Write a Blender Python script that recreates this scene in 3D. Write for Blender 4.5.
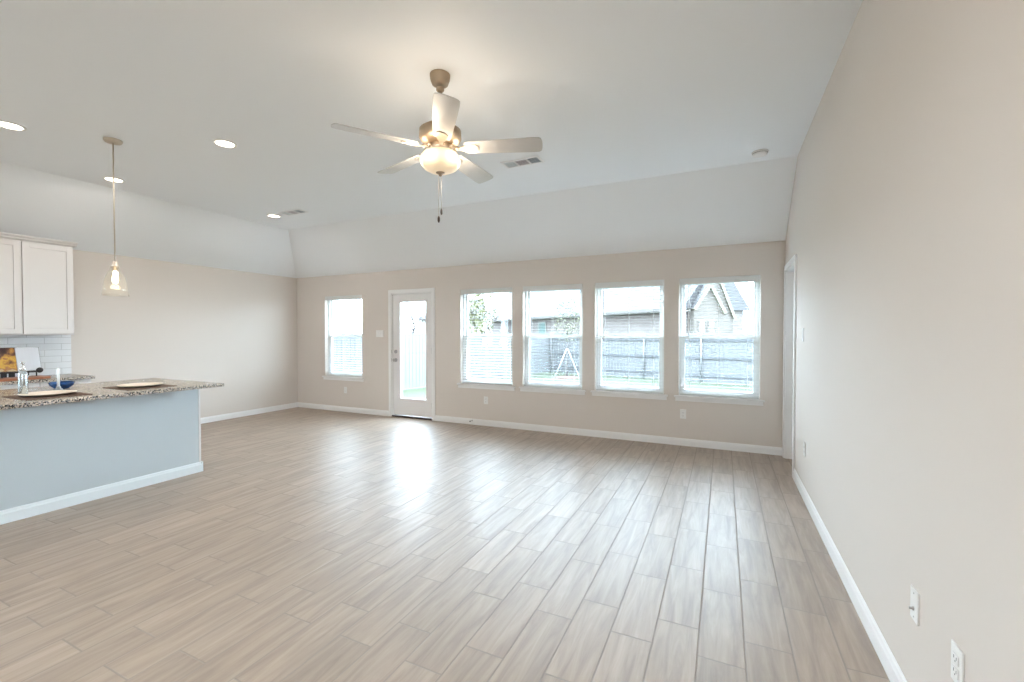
import bpy, bmesh, math, random
from mathutils import Vector, Matrix
random.seed(7)
PI = math.pi
scn = bpy.context.scene
C = scn.collection
for o in list(bpy.data.objects): bpy.data.objects.remove(o)

# ------------------------------------------------------------------ camera
cam_d = bpy.data.cameras.new('camera'); cam = bpy.data.objects.new('camera', cam_d); C.objects.link(cam)
cam_d.sensor_fit = 'HORIZONTAL'; cam_d.sensor_width = 36.0
cam_d.lens = 445.5 / 1024 * 36.0
cam_d.clip_start = 0.05; cam_d.clip_end = 400
r = Vector((0.90350743, 0.42857144, -0.00091566)); u = Vector((-0.00659579, 0.01604137, 0.99984957)); f = Vector((-0.42852166, 0.90336548, -0.01732026))
M = Matrix((r, u, -f)).transposed().to_4x4(); M.translation = Vector((0, 0, 1.395))
cam.matrix_world = M
scn.camera = cam

# ------------------------------------------------------------------ world, exposure
wd = bpy.data.worlds.new('overcast_sky'); scn.world = wd; wd.use_nodes = True
bgn = wd.node_tree.nodes['Background']
SKY = 20.0
bgn.inputs['Color'].default_value = (0.70, 0.84, 1.0, 1); bgn.inputs['Strength'].default_value = SKY
vs = scn.view_settings
scn.display_settings.display_device = 'sRGB'
vs.view_transform = 'Standard'; vs.look = 'None'; vs.exposure = 0.50; vs.gamma = 1.0; vs.use_curve_mapping = False
CAN_W = 10.0          # each recessed ceiling light
FAN_W = 2.0          # the fan's lamp
PEND_W = 2.0
WARM = (1.0, 0.94, 0.87)

# ------------------------------------------------------------------ room numbers
D = 5.886; R = 0.626; L = -7.298; HC = 3.078; HW = 2.44; SB = 0.875; SL = 0.896; Y0 = -3.6
WT = 0.15

# ------------------------------------------------------------------ materials
def mat(name, col, rough=0.5, metal=0.0, spec=0.5, var=0.0, vscale=8.0, bump=0.0, bscale=60.0, emit=None, estr=0.0):
    m = bpy.data.materials.new(name); m.use_nodes = True
    nt = m.node_tree; b = nt.nodes['Principled BSDF']
    b.inputs['Base Color'].default_value = (*col, 1); b.inputs['Roughness'].default_value = rough
    b.inputs['Metallic'].default_value = metal; b.inputs['Specular IOR Level'].default_value = spec
    tc = nt.nodes.new('ShaderNodeTexCoord')
    if var > 0:
        n = nt.nodes.new('ShaderNodeTexNoise'); n.inputs['Scale'].default_value = vscale; n.inputs['Detail'].default_value = 4
        nt.links.new(tc.outputs['Object'], n.inputs['Vector'])
        mr = nt.nodes.new('ShaderNodeMapRange'); mr.inputs['To Min'].default_value = 1 - var; mr.inputs['To Max'].default_value = 1 + var
        nt.links.new(n.outputs['Fac'], mr.inputs['Value'])
        mx = nt.nodes.new('ShaderNodeVectorMath'); mx.operation = 'SCALE'; mx.inputs[0].default_value = col
        nt.links.new(mr.outputs['Result'], mx.inputs['Scale']); nt.links.new(mx.outputs['Vector'], b.inputs['Base Color'])
    if bump > 0:
        n2 = nt.nodes.new('ShaderNodeTexNoise'); n2.inputs['Scale'].default_value = bscale; n2.inputs['Detail'].default_value = 3
        nt.links.new(tc.outputs['Object'], n2.inputs['Vector'])
        bp = nt.nodes.new('ShaderNodeBump'); bp.inputs['Strength'].default_value = bump; bp.inputs['Distance'].default_value = 0.002
        nt.links.new(n2.outputs['Fac'], bp.inputs['Height']); nt.links.new(bp.outputs['Normal'], b.inputs['Normal'])
    if emit: b.inputs['Emission Color'].default_value = (*emit, 1); b.inputs['Emission Strength'].default_value = estr
    return m

def glassmat(name, tint=(0.97, 1, 0.99), solid=0.0, rough=0.0, scol=(0.9, 0.9, 0.9), ior=1.45):
    m = bpy.data.materials.new(name); m.use_nodes = True; nt = m.node_tree; nt.nodes.clear()
    out = nt.nodes.new('ShaderNodeOutputMaterial'); tr = nt.nodes.new('ShaderNodeBsdfTransparent'); tr.inputs['Color'].default_value = (*tint, 1)
    gl = nt.nodes.new('ShaderNodeBsdfGlossy'); gl.inputs['Roughness'].default_value = rough
    fr = nt.nodes.new('ShaderNodeFresnel'); fr.inputs['IOR'].default_value = ior
    ge = nt.nodes.new('ShaderNodeNewGeometry')
    ff = nt.nodes.new('ShaderNodeMath'); ff.operation = 'SUBTRACT'; ff.use_clamp = True; nt.links.new(fr.outputs[0], ff.inputs[0]); nt.links.new(ge.outputs['Backfacing'], ff.inputs[1])
    mx = nt.nodes.new('ShaderNodeMixShader'); nt.links.new(ff.outputs[0], mx.inputs[0]); nt.links.new(tr.outputs[0], mx.inputs[1]); nt.links.new(gl.outputs[0], mx.inputs[2])
    last = mx
    if solid > 0:
        df = nt.nodes.new('ShaderNodeBsdfDiffuse'); df.inputs['Color'].default_value = (*scol, 1)
        m2 = nt.nodes.new('ShaderNodeMixShader'); m2.inputs[0].default_value = solid
        nt.links.new(mx.outputs[0], m2.inputs[1]); nt.links.new(df.outputs[0], m2.inputs[2]); last = m2
    nt.links.new(last.outputs[0], out.inputs['Surface'])
    return m

def math_node(nt, op, a, b=None):
    n = nt.nodes.new('ShaderNodeMath'); n.operation = op
    for i, v in enumerate((a, b)):
        if v is None: continue
        if isinstance(v, (int, float)): n.inputs[i].default_value = v
        else: nt.links.new(v, n.inputs[i])
    return n.outputs[0]

def floor_mat():
    m = bpy.data.materials.new('wood_look_tile'); m.use_nodes = True; nt = m.node_tree; b = nt.nodes['Principled BSDF']
    tc = nt.nodes.new('ShaderNodeTexCoord'); sp = nt.nodes.new('ShaderNodeSeparateXYZ'); nt.links.new(tc.outputs['Object'], sp.inputs[0])
    x, y = sp.outputs[0], sp.outputs[1]
    PW, PL = 0.1877, 0.563
    uu = math_node(nt, 'DIVIDE', math_node(nt, 'SUBTRACT', x, 0.095), PW)
    col = math_node(nt, 'FLOOR', uu); fu = math_node(nt, 'FRACT', math_node(nt, 'ADD', uu, 200.0))
    odd = math_node(nt, 'MODULO', math_node(nt, 'ADD', col, 200.0), 2.0)
    vv = math_node(nt, 'DIVIDE', math_node(nt, 'ADD', math_node(nt, 'SUBTRACT', y, 3.376), math_node(nt, 'MULTIPLY', odd, 0.188)), PL)
    row = math_node(nt, 'FLOOR', vv); fv = math_node(nt, 'FRACT', math_node(nt, 'ADD', vv, 200.0))
    eu = math_node(nt, 'MULTIPLY', math_node(nt, 'MINIMUM', fu, math_node(nt, 'SUBTRACT', 1.0, fu)), PW)
    ev = math_node(nt, 'MULTIPLY', math_node(nt, 'MINIMUM', fv, math_node(nt, 'SUBTRACT', 1.0, fv)), PL)
    e = math_node(nt, 'MINIMUM', eu, ev)
    g = nt.nodes.new('ShaderNodeMapRange'); g.inputs['From Min'].default_value = 0.0020; g.inputs['From Max'].default_value = 0.0046; nt.links.new(e, g.inputs['Value'])
    idv = nt.nodes.new('ShaderNodeCombineXYZ'); nt.links.new(col, idv.inputs[0]); nt.links.new(row, idv.inputs[1])
    wn = nt.nodes.new('ShaderNodeTexWhiteNoise'); wn.noise_dimensions = '3D'; nt.links.new(idv.outputs[0], wn.inputs['Vector'])
    # grain runs along each plank, different on every plank
    off = nt.nodes.new('ShaderNodeVectorMath'); off.operation = 'SCALE'; off.inputs['Scale'].default_value = 37.0; nt.links.new(wn.outputs['Color'], off.inputs[0])
    sc = nt.nodes.new('ShaderNodeVectorMath'); sc.operation = 'MULTIPLY'; sc.inputs[1].default_value = (22, 2.0, 1); nt.links.new(tc.outputs['Object'], sc.inputs[0])
    ad = nt.nodes.new('ShaderNodeVectorMath'); ad.operation = 'ADD'; nt.links.new(sc.outputs[0], ad.inputs[0]); nt.links.new(off.outputs[0], ad.inputs[1])
    n1 = nt.nodes.new('ShaderNodeTexNoise'); n1.inputs['Scale'].default_value = 1.0; n1.inputs['Detail'].default_value = 6; n1.inputs['Roughness'].default_value = 0.62; n1.inputs['Distortion'].default_value = 0.6
    nt.links.new(ad.outputs[0], n1.inputs['Vector'])
    cr = nt.nodes.new('ShaderNodeValToRGB'); nt.links.new(n1.outputs['Fac'], cr.inputs[0])
    el = cr.color_ramp.elements; el[0].position = 0.28; el[0].color = (0.235, 0.172, 0.128, 1); el[1].position = 0.72; el[1].color = (0.415, 0.325, 0.255, 1)
    e2 = el.new(0.5); e2.color = (0.335, 0.252, 0.187, 1)
    hv = nt.nodes.new('ShaderNodeMapRange'); hv.inputs['To Min'].default_value = 0.94; hv.inputs['To Max'].default_value = 1.06; nt.links.new(wn.outputs['Value'], hv.inputs['Value'])
    mu = nt.nodes.new('ShaderNodeVectorMath'); mu.operation = 'SCALE'; nt.links.new(cr.outputs[0], mu.inputs[0]); nt.links.new(hv.outputs[0], mu.inputs['Scale'])
    mg = nt.nodes.new('ShaderNodeMix'); mg.data_type = 'RGBA'; nt.links.new(g.outputs[0], mg.inputs[0]); mg.inputs[6].default_value = (0.36, 0.32, 0.285, 1); nt.links.new(mu.outputs[0], mg.inputs[7])
    nt.links.new(mg.outputs[2], b.inputs['Base Color'])
    rr = nt.nodes.new('ShaderNodeMapRange'); rr.inputs['To Min'].default_value = 0.85; rr.inputs['To Max'].default_value = 0.45; nt.links.new(g.outputs[0], rr.inputs['Value'])
    nt.links.new(rr.outputs[0], b.inputs['Roughness'])
    nt.links.new(math_node(nt, 'MULTIPLY', g.outputs[0], 0.5), b.inputs['Specular IOR Level']); b.inputs['IOR'].default_value = 2.1
    bp = nt.nodes.new('ShaderNodeBump'); bp.inputs['Strength'].default_value = 0.5; bp.inputs['Distance'].default_value = 0.002
    hh = math_node(nt, 'ADD', g.outputs[0], math_node(nt, 'MULTIPLY', n1.outputs['Fac'], 0.05)); nt.links.new(hh, bp.inputs['Height'])
    nt.links.new(bp.outputs[0], b.inputs['Normal'])
    return m

def granite_mat():
    m = mat('speckled_granite', (0.5, 0.45, 0.4), 0.22); nt = m.node_tree; b = nt.nodes['Principled BSDF']
    tc = nt.nodes.new('ShaderNodeTexCoord'); v = nt.nodes.new('ShaderNodeTexVoronoi'); v.inputs['Scale'].default_value = 130
    nt.links.new(tc.outputs['Object'], v.inputs['Vector'])
    sp = nt.nodes.new('ShaderNodeSeparateColor'); nt.links.new(v.outputs['Color'], sp.inputs[0])
    cr = nt.nodes.new('ShaderNodeValToRGB'); cr.color_ramp.interpolation = 'CONSTANT'; nt.links.new(sp.outputs[0], cr.inputs[0])
    el = cr.color_ramp.elements; el[0].position = 0; el[0].color = (0.03, 0.035, 0.04, 1); el[1].position = 0.22; el[1].color = (0.22, 0.22, 0.23, 1)
    for p, c in ((0.42, (0.50, 0.45, 0.40)), (0.66, (0.68, 0.60, 0.50)), (0.88, (0.36, 0.29, 0.22))):
        k = el.new(p); k.color = (*c, 1)
    nt.links.new(cr.outputs[0], b.inputs['Base Color'])
    return m

def brick_mat(name, c1, c2, mortar, axes, sc=1.0, bw=0.2, rh=0.075, ms=0.01, rough=0.8, bump=0.3):
    # axes: which object axes run along the course and up
    m = mat(name, c1, rough); nt = m.node_tree; b = nt.nodes['Principled BSDF']
    tc = nt.nodes.new('ShaderNodeTexCoord'); sp = nt.nodes.new('ShaderNodeSeparateXYZ'); nt.links.new(tc.outputs['Object'], sp.inputs[0])
    cb = nt.nodes.new('ShaderNodeCombineXYZ')
    for i, a in enumerate(axes):
        if a == 'h':
            nt.links.new(math_node(nt, 'ADD', sp.outputs[0], sp.outputs[1]), cb.inputs[i])
        else: nt.links.new(sp.outputs['xyz'.index(a)], cb.inputs[i])
    t = nt.nodes.new('ShaderNodeTexBrick'); nt.links.new(cb.outputs[0], t.inputs['Vector'])
    t.inputs['Color1'].default_value = (*c1, 1); t.inputs['Color2'].default_value = (*c2, 1); t.inputs['Mortar'].default_value = (*mortar, 1)
    t.inputs['Scale'].default_value = sc; t.inputs['Brick Width'].default_value = bw; t.inputs['Row Height'].default_value = rh; t.inputs['Mortar Size'].default_value = ms
    nt.links.new(t.outputs['Color'], b.inputs['Base Color'])
    bp = nt.nodes.new('ShaderNodeBump'); bp.inputs['Strength'].default_value = bump; bp.inputs['Distance'].default_value = 0.004
    bp.invert = True; nt.links.new(t.outputs['Fac'], bp.inputs['Height']); nt.links.new(bp.outputs[0], b.inputs['Normal'])
    return m

MT = {}
MT['wall'] = mat('greige_wall_paint', (0.69, 0.628, 0.575), 0.75, spec=0.25, bump=0.08, bscale=180)
MT['ceil'] = mat('ceiling_paint', (0.87, 0.885, 0.90), 0.85, spec=0.2, bump=0.08, bscale=160)
MT['trim'] = mat('white_trim_paint', (0.84, 0.83, 0.82), 0.42)
MT['door'] = mat('door_paint', (0.80, 0.78, 0.77), 0.4)
MT['vinyl'] = mat('window_vinyl', (0.80, 0.81, 0.80), 0.4)
MT['cab'] = mat('cabinet_paint', (0.74, 0.715, 0.70), 0.38)
MT['floor'] = floor_mat()
MT['granite'] = granite_mat()
MT['tile'] = brick_mat('white_subway_tile', (0.82, 0.83, 0.84), (0.80, 0.81, 0.82), (0.62, 0.62, 0.62), ('y', 'z', 'x'), 1.0, 0.30, 0.075, 0.003, 0.18, 0.4)
MT['island'] = mat('daylight_tinted_island_paint', (0.54, 0.59, 0.615), 0.6, spec=0.3)  # wall paint with the cool daylight on it put into the colour
MT['islandtrim'] = mat('daylight_tinted_island_trim', (0.80, 0.85, 0.87), 0.4)  # white trim, bluish daylight mixed into its colour
MT['glass'] = glassmat('window_glass')
MT['screen'] = glassmat('insect_screen_mesh', (1, 1, 1), 0.13, 0.5, (0.25, 0.28, 0.31), 1.02)
MT['slat'] = mat('blind_slat_white', (0.70, 0.70, 0.69), 0.45)
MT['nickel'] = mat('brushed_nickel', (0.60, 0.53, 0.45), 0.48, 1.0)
MT['nickel_dark'] = mat('brushed_nickel_dark', (0.44, 0.35, 0.26), 0.50, 1.0, var=0.1)  # darker bronze-toned nickel of the fan body
MT['chrome'] = mat('chrome', (0.78, 0.80, 0.82), 0.12, 1.0)
MT['blade'] = mat('fan_blade_silver', (0.54, 0.53, 0.52), 0.38, 0.1, var=0.03)
MT['bladeedge'] = mat('fan_blade_edge', (0.30, 0.28, 0.27), 0.5)
MT['bowl'] = mat('frosted_lamp_glass', (0.45, 0.38, 0.28), 0.5, emit=(1.0, 0.78, 0.52), estr=0.40)
MT['lens'] = mat('lamp_lens', (0.9, 0.9, 0.85), 0.5, emit=(1.0, 0.90, 0.72), estr=4.0)
MT['bulb'] = mat('bulb_glow', (0.9, 0.85, 0.7), 0.4, emit=(1.0, 0.82, 0.5), estr=6.0)
MT['shade'] = glassmat('clear_shade_glass', (0.97, 0.97, 0.96), 0.015, 0.05, (0.9, 0.88, 0.84), 1.45)
MT['plastic'] = mat('white_plastic', (0.82, 0.81, 0.79), 0.4)
MT['slot'] = mat('dark_slot', (0.06, 0.06, 0.06), 0.6)
MT['louver'] = mat('register_grey_louver', (0.30, 0.33, 0.36), 0.6)
MT['louver2'] = mat('register_mauve_louver', (0.52, 0.46, 0.48), 0.6)
MT['louver3'] = mat('register_pale_louver', (0.68, 0.72, 0.72), 0.6)
MT['bronze'] = mat('dark_bronze_threshold', (0.07, 0.05, 0.045), 0.5, 0.3)
MT['steel'] = mat('satin_steel', (0.45, 0.43, 0.42), 0.3, 1.0)
MT['black'] = mat('black_iron', (0.02, 0.02, 0.022), 0.45, 0.2)
MT['mat_brown'] = mat('brown_woven_mat', (0.10, 0.055, 0.035), 0.8, var=0.35, vscale=160, bump=0.8, bscale=260)
MT['silver'] = mat('silvery_glass', (0.55, 0.62, 0.66), 0.16, 0.85)
MT['cream'] = mat('cream_ceramic', (0.78, 0.68, 0.56), 0.3)
MT['bluegl'] = mat('deep_blue_glaze', (0.01, 0.05, 0.16), 0.15, var=0.3, vscale=20)
MT['wax'] = mat('white_wax', (0.82, 0.86, 0.88), 0.4)
MT['board'] = mat('red_brown_board', (0.34, 0.13, 0.06), 0.4, var=0.25, vscale=14)
MT['page'] = mat('white_page', (0.62, 0.64, 0.68), 0.6)
MT['glossbottle'] = glassmat('clear_bottle_glass', (0.82, 0.90, 0.92), 0.35, 0.05, (0.72, 0.80, 0.84), 1.5)
MT['grass'] = mat('lawn_grass', (0.028, 0.036, 0.015), 0.9, var=0.25, vscale=2.2)
MT['mulch'] = mat('red_mulch', (0.074, 0.036, 0.029), 0.9, var=0.4, vscale=12)
MT['fence'] = mat('weathered_grey_board', (0.093, 0.093, 0.095), 0.85, var=0.12, vscale=5)
MT['rail'] = mat('fence_rail_board', (0.051, 0.052, 0.056), 0.85, var=0.1)
MT['post'] = mat('galvanised_post', (0.131, 0.130, 0.132), 0.5, 0.2)
MT['brick'] = brick_mat('pale_pink_brick', (0.057, 0.043, 0.038), (0.075, 0.061, 0.054), (0.082, 0.074, 0.068), ('h', 'z', 'y'), 1.0, 0.40, 0.15, 0.02)
MT['brick2'] = brick_mat('pale_tan_brick', (0.062, 0.050, 0.040), (0.070, 0.059, 0.049), (0.070, 0.063, 0.057), ('h', 'z', 'y'), 1.0, 0.40, 0.15, 0.02)
MT['roof'] = brick_mat('grey_lavender_shingle', (0.032, 0.030, 0.031), (0.037, 0.035, 0.036), (0.027, 0.025, 0.027), ('h', 'z', 'y'), 1.0, 0.5, 0.16, 0.01)
MT['roofdark'] = mat('dark_slate_roof', (0.043, 0.047, 0.054), 0.8, var=0.2, vscale=6)
MT['fascia'] = mat('cream_fascia', (0.118, 0.108, 0.080), 0.6)
MT['gutter'] = mat('brown_grey_gutter', (0.038, 0.032, 0.029), 0.6)
MT['whitetrim'] = mat('exterior_white_trim', (0.140, 0.133, 0.121), 0.6)
MT['teal'] = mat('teal_window_pane', (0.053, 0.080, 0.075), 0.2)
MT['darkpane'] = mat('dark_window_pane', (0.037, 0.043, 0.052), 0.2)
MT['shutter'] = mat('grey_brown_quoin', (0.074, 0.063, 0.054), 0.8)
MT['leaf_y'] = mat('yellow_green_leaf', (0.076, 0.075, 0.029), 0.8, var=0.2, vscale=3)
MT['leaf_g'] = mat('young_green_leaf', (0.062, 0.063, 0.034), 0.8, var=0.2, vscale=6)
MT['bark'] = mat('grey_brown_bark', (0.050, 0.040, 0.038), 0.9, var=0.2)
MT['strap'] = mat('white_strap', (0.4, 0.41, 0.41), 0.6)

def photo_page():
    m = mat('printed_food_photo', (0.4, 0.3, 0.1), 0.4); nt = m.node_tree; b = nt.nodes['Principled BSDF']
    tc = nt.nodes.new('ShaderNodeTexCoord'); n = nt.nodes.new('ShaderNodeTexNoise'); n.inputs['Scale'].default_value = 14; n.inputs['Detail'].default_value = 3
    nt.links.new(tc.outputs['Object'], n.inputs['Vector'])
    sp = nt.nodes.new('ShaderNodeSeparateXYZ'); nt.links.new(tc.outputs['Object'], sp.inputs[0])
    s = math_node(nt, 'SUBTRACT', n.outputs['Fac'], math_node(nt, 'MULTIPLY', math_node(nt, 'SUBTRACT', sp.outputs[2], 0.15), 1.6))
    cr = nt.nodes.new('ShaderNodeValToRGB'); nt.links.new(s, cr.inputs[0]); el = cr.color_ramp.elements
    el[0].position = 0.30; el[0].color = (0.035, 0.012, 0.01, 1); el[1].position = 0.80; el[1].color = (0.5, 0.38, 0.22, 1)
    for p, c in ((0.42, (0.12, 0.05, 0.03)), (0.52, (0.42, 0.20, 0.04)), (0.6, (0.60, 0.36, 0.05)), (0.7, (0.32, 0.12, 0.05))):
        k = el.new(p); k.color = (*c, 1)
    nt.links.new(cr.outputs[0], b.inputs['Base Color'])
    return m
MT['photo'] = photo_page()

# ------------------------------------------------------------------ mesh helpers
class MB:
    def __init__(s): s.bm = bmesh.new()
    def box(s, x0, x1, y0, y1, z0, z1, mtx=None):
        vs_ = [s.bm.verts.new((x, y, z)) for x in (x0, x1) for y in (y0, y1) for z in (z0, z1)]
        if mtx: 
            for v in vs_: v.co = mtx @ v.co
        for q in ((0, 1, 3, 2), (4, 6, 7, 5), (0, 4, 5, 1), (2, 3, 7, 6), (0, 2, 6, 4), (1, 5, 7, 3)):
            s.bm.faces.new([vs_[i] for i in q])
        return s
    def cyl(s, a, b, r0, r1=None, n=16, smooth=True):
        a = Vector(a); b = Vector(b); r1 = r0 if r1 is None else r1
        d = (b - a).normalized(); t = Vector((1, 0, 0)) if abs(d.x) < 0.9 else Vector((0, 1, 0))
        p = d.cross(t).normalized(); q = d.cross(p)
        A = [s.bm.verts.new(a + (p * math.cos(k * 2 * PI / n) + q * math.sin(k * 2 * PI / n)) * r0) for k in range(n)]
        B = [s.bm.verts.new(b + (p * math.cos(k * 2 * PI / n) + q * math.sin(k * 2 * PI / n)) * r1) for k in range(n)]
        for k in range(n):
            fc = s.bm.faces.new((A[k], B[k], B[(k + 1) % n], A[(k + 1) % n])); fc.smooth = smooth
        s.bm.faces.new(A); s.bm.faces.new(B[::-1])
        return s
    def lathe(s, prof, c=(0, 0, 0), n=32, axis='z', smooth=True, sx=1.0, sy=1.0):
        c = Vector(c); rings = []
        for rr, z in prof:
            ring = []
            for k in range(n):
                a = 2 * PI * k / n; x, y = rr * math.cos(a) * sx, rr * math.sin(a) * sy
                v = Vector((x, y, z)) if axis == 'z' else (Vector((x, z, y)) if axis == 'y' else Vector((z, x, y)))
                ring.append(s.bm.verts.new(c + v))
            rings.append(ring)
        for i in range(len(rings) - 1):
            for k in range(n):
                fc = s.bm.faces.new((rings[i][k], rings[i][(k + 1) % n], rings[i + 1][(k + 1) % n], rings[i + 1][k])); fc.smooth = smooth
        if prof[0][0] > 1e-5: s.bm.faces.new(rings[0][::-1])
        if prof[-1][0] > 1e-5: s.bm.faces.new(rings[-1])
        return s
    def prism(s, poly, vec):
        vec = Vector(vec); A = [s.bm.verts.new(Vector(p)) for p in poly]; B = [s.bm.verts.new(Vector(p) + vec) for p in poly]; n = len(A)
        s.bm.faces.new(A[::-1]); s.bm.faces.new(B)
        for k in range(n): s.bm.faces.new((A[k], A[(k + 1) % n], B[(k + 1) % n], B[k]))
        return s
    def tube(s, pts, rad, n=8):
        for a, b in zip(pts, pts[1:]): s.cyl(a, b, rad, rad, n)
        return s
    def quad(s, *p):
        s.bm.faces.new([s.bm.verts.new(Vector(q)) for q in p]); return s
    def build(s, name, m, parent=None, loc=None, bevel=0.0, fix=True):
        if fix:
            bmesh.ops.remove_doubles(s.bm, verts=s.bm.verts, dist=1e-6)
            bmesh.ops.recalc_face_normals(s.bm, faces=s.bm.faces)
        me = bpy.data.meshes.new(name); s.bm.to_mesh(me); s.bm.free()
        o = bpy.data.objects.new(name, me); C.objects.link(o); me.materials.append(MT[m] if isinstance(m, str) else m)
        if parent: o.parent = parent
        if loc: o.location = loc
        if bevel:
            bv = o.modifiers.new('bevel', 'BEVEL'); bv.width = bevel; bv.segments = 2; bv.limit_method = 'ANGLE'; bv.angle_limit = math.radians(40)
        return o

def tag(o, label=None, cat=None, group=None, kind=None):
    if label: o['label'] = label
    if cat: o['category'] = cat
    if group: o['group'] = group
    if kind: o['kind'] = kind
    return o
def empty(name, loc=(0, 0, 0), rz=0.0):
    o = bpy.data.objects.new(name, None); C.objects.link(o); o.location = loc; o.rotation_euler = (0, 0, rz); o.empty_display_size = 0.1
    return o
def struct(o, label=None): return tag(o, label, kind='structure')
def kids(o): return [c for c in bpy.data.objects if c.parent == o]
def copy_tree(o, parent=None):
    ch = kids(o); c = o.copy(); C.objects.link(c); c.parent = parent
    for k in ch: copy_tree(k, c)
    return c

# ------------------------------------------------------------------ room shell
def wall_slab(mb, axis, near, thick, u0, u1, v0, v1, holes):
    """wall in plane axis=near, solid to near+thick, along u (other horizontal) and z, with rectangular holes and reveals"""
    us = sorted({u0, u1, *[h[0] for h in holes], *[h[1] for h in holes]}); zs = sorted({v0, v1, *[h[2] for h in holes], *[h[3] for h in holes]})
    P = (lambda u_, d_, z_: (u_, d_, z_)) if axis == 'y' else (lambda u_, d_, z_: (d_, u_, z_))
    for a, b in zip(us, us[1:]):
        for c, d in zip(zs, zs[1:]):
            mu, mz = (a + b) / 2, (c + d) / 2
            if any(h[0] < mu < h[1] and h[2] < mz < h[3] for h in holes): continue
            for dd in (near, near + thick): mb.quad(P(a, dd, c), P(b, dd, c), P(b, dd, d), P(a, dd, d))
    for h in holes:
        n_, f_ = near, near + thick
        mb.quad(P(h[0], n_, h[2]), P(h[0], f_, h[2]), P(h[0], f_, h[3]), P(h[0], n_, h[3]))
        mb.quad(P(h[1], n_, h[2]), P(h[1], f_, h[2]), P(h[1], f_, h[3]), P(h[1], n_, h[3]))
        mb.quad(P(h[0], n_, h[3]), P(h[1], n_, h[3]), P(h[1], f_, h[3]), P(h[0], f_, h[3]))
        if h[2] > 0.01: mb.quad(P(h[0], n_, h[2]), P(h[1], n_, h[2]), P(h[1], f_, h[2]), P(h[0], f_, h[2]))
    n_, f_ = near, near + thick
    mb.quad(P(u0, n_, v0), P(u0, f_, v0), P(u0, f_, v1), P(u0, n_, v1)); mb.quad(P(u1, n_, v0), P(u1, f_, v0), P(u1, f_, v1), P(u1, n_, v1))
    mb.quad(P(u0, n_, v1), P(u1, n_, v1), P(u1, f_, v1), P(u0, f_, v1))

WX = [(-6.57, -5.68), (-3.675, -2.785), (-2.62, -1.733), (-1.56, -0.675), (-0.50, 0.387)]
WZ0, WZ1 = 0.60, 2.07
SIDE_FILL = [(-2.5, -1.5)]
KIT_FILL = [(-3.4, -2.4), (-2.1, -1.1)]
DX0, DX1, DZ1 = -5.025, -4.205, 2.06
back_holes = [(a, b, WZ0, WZ1) for a, b in WX] + [(DX0, DX1, 0.0, DZ1)]
struct(MB().box(L - WT, R + WT, Y0 - WT, D + WT, -0.12, 0.0).build('floor', 'floor'))
m_ = MB(); wall_slab(m_, 'y', D, WT, L - WT, R + WT, 0, HW, back_holes); struct(m_.build('wall_back', 'wall'))
m_ = MB(); wall_slab(m_, 'x', L, -WT, Y0, D, 0, HW, [(a, b, 0.6, 2.2) for a, b in KIT_FILL]); struct(m_.build('wall_left', 'wall'))
RY0, RY1, RZ = 5.045, 5.775, 2.085
m_ = MB(); wall_slab(m_, 'x', R, 0.12, Y0, D, 0, HC + 0.05, [(RY0, RY1, 0.0, RZ)] + [(a, b, 0.45, 2.35) for a, b in SIDE_FILL]); struct(m_.build('wall_right', 'wall'))
m_ = MB(); wall_slab(m_, 'y', Y0, -WT, L - WT, R + WT, 0, HC + 0.05, []); struct(m_.build('wall_rear', 'wall'))
# ceiling: a flat field with sloped sides over the back and left walls
c_ = MB(); t = 0.12; yk = D - SB; xk = L + SL
for dz in (0, t):
    c_.quad((xk, Y0, HC + dz), (R, Y0, HC + dz), (R, yk, HC + dz), (xk, yk, HC + dz))
    c_.quad((xk, yk, HC + dz), (R, yk, HC + dz), (R, D, HW + dz), (L, D, HW + dz))
    c_.quad((xk, Y0, HC + dz), (xk, yk, HC + dz), (L, D, HW + dz), (L, Y0, HW + dz))
struct(c_.build('ceiling', 'ceil', fix=False))

def profile_board(name, p0, p1, n, hgt=0.09, th=0.014, m='trim', parent=None):
    """baseboard from p0 to p1 (2D), projecting along n"""
    p0 = Vector((*p0, 0)); p1 = Vector((*p1, 0)); n = Vector((*n, 0))
    prof = [(0, 0), (th, 0), (th, hgt * 0.72), (th * 0.75, hgt * 0.80), (th * 0.6, hgt * 0.93), (th * 0.25, hgt), (0, hgt)]
    return MB().prism([p0 + n * a + Vector((0, 0, b)) for a, b in prof], p1 - p0).build(name, m, parent)
struct(profile_board('baseboard_back', (L, D), (DX0 - 0.06, D), (0, -1)))
struct(profile_board('baseboard_back', (DX1 + 0.06, D), (R, D), (0, -1)))
struct(profile_board('baseboard_left', (L, 2.62), (L, D), (1, 0)))
struct(profile_board('baseboard_right', (R, Y0), (R, RY0 - 0.06), (-1, 0), hgt=0.10))
struct(profile_board('baseboard_rear', (L, Y0), (R, Y0), (0, 1)))

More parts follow.
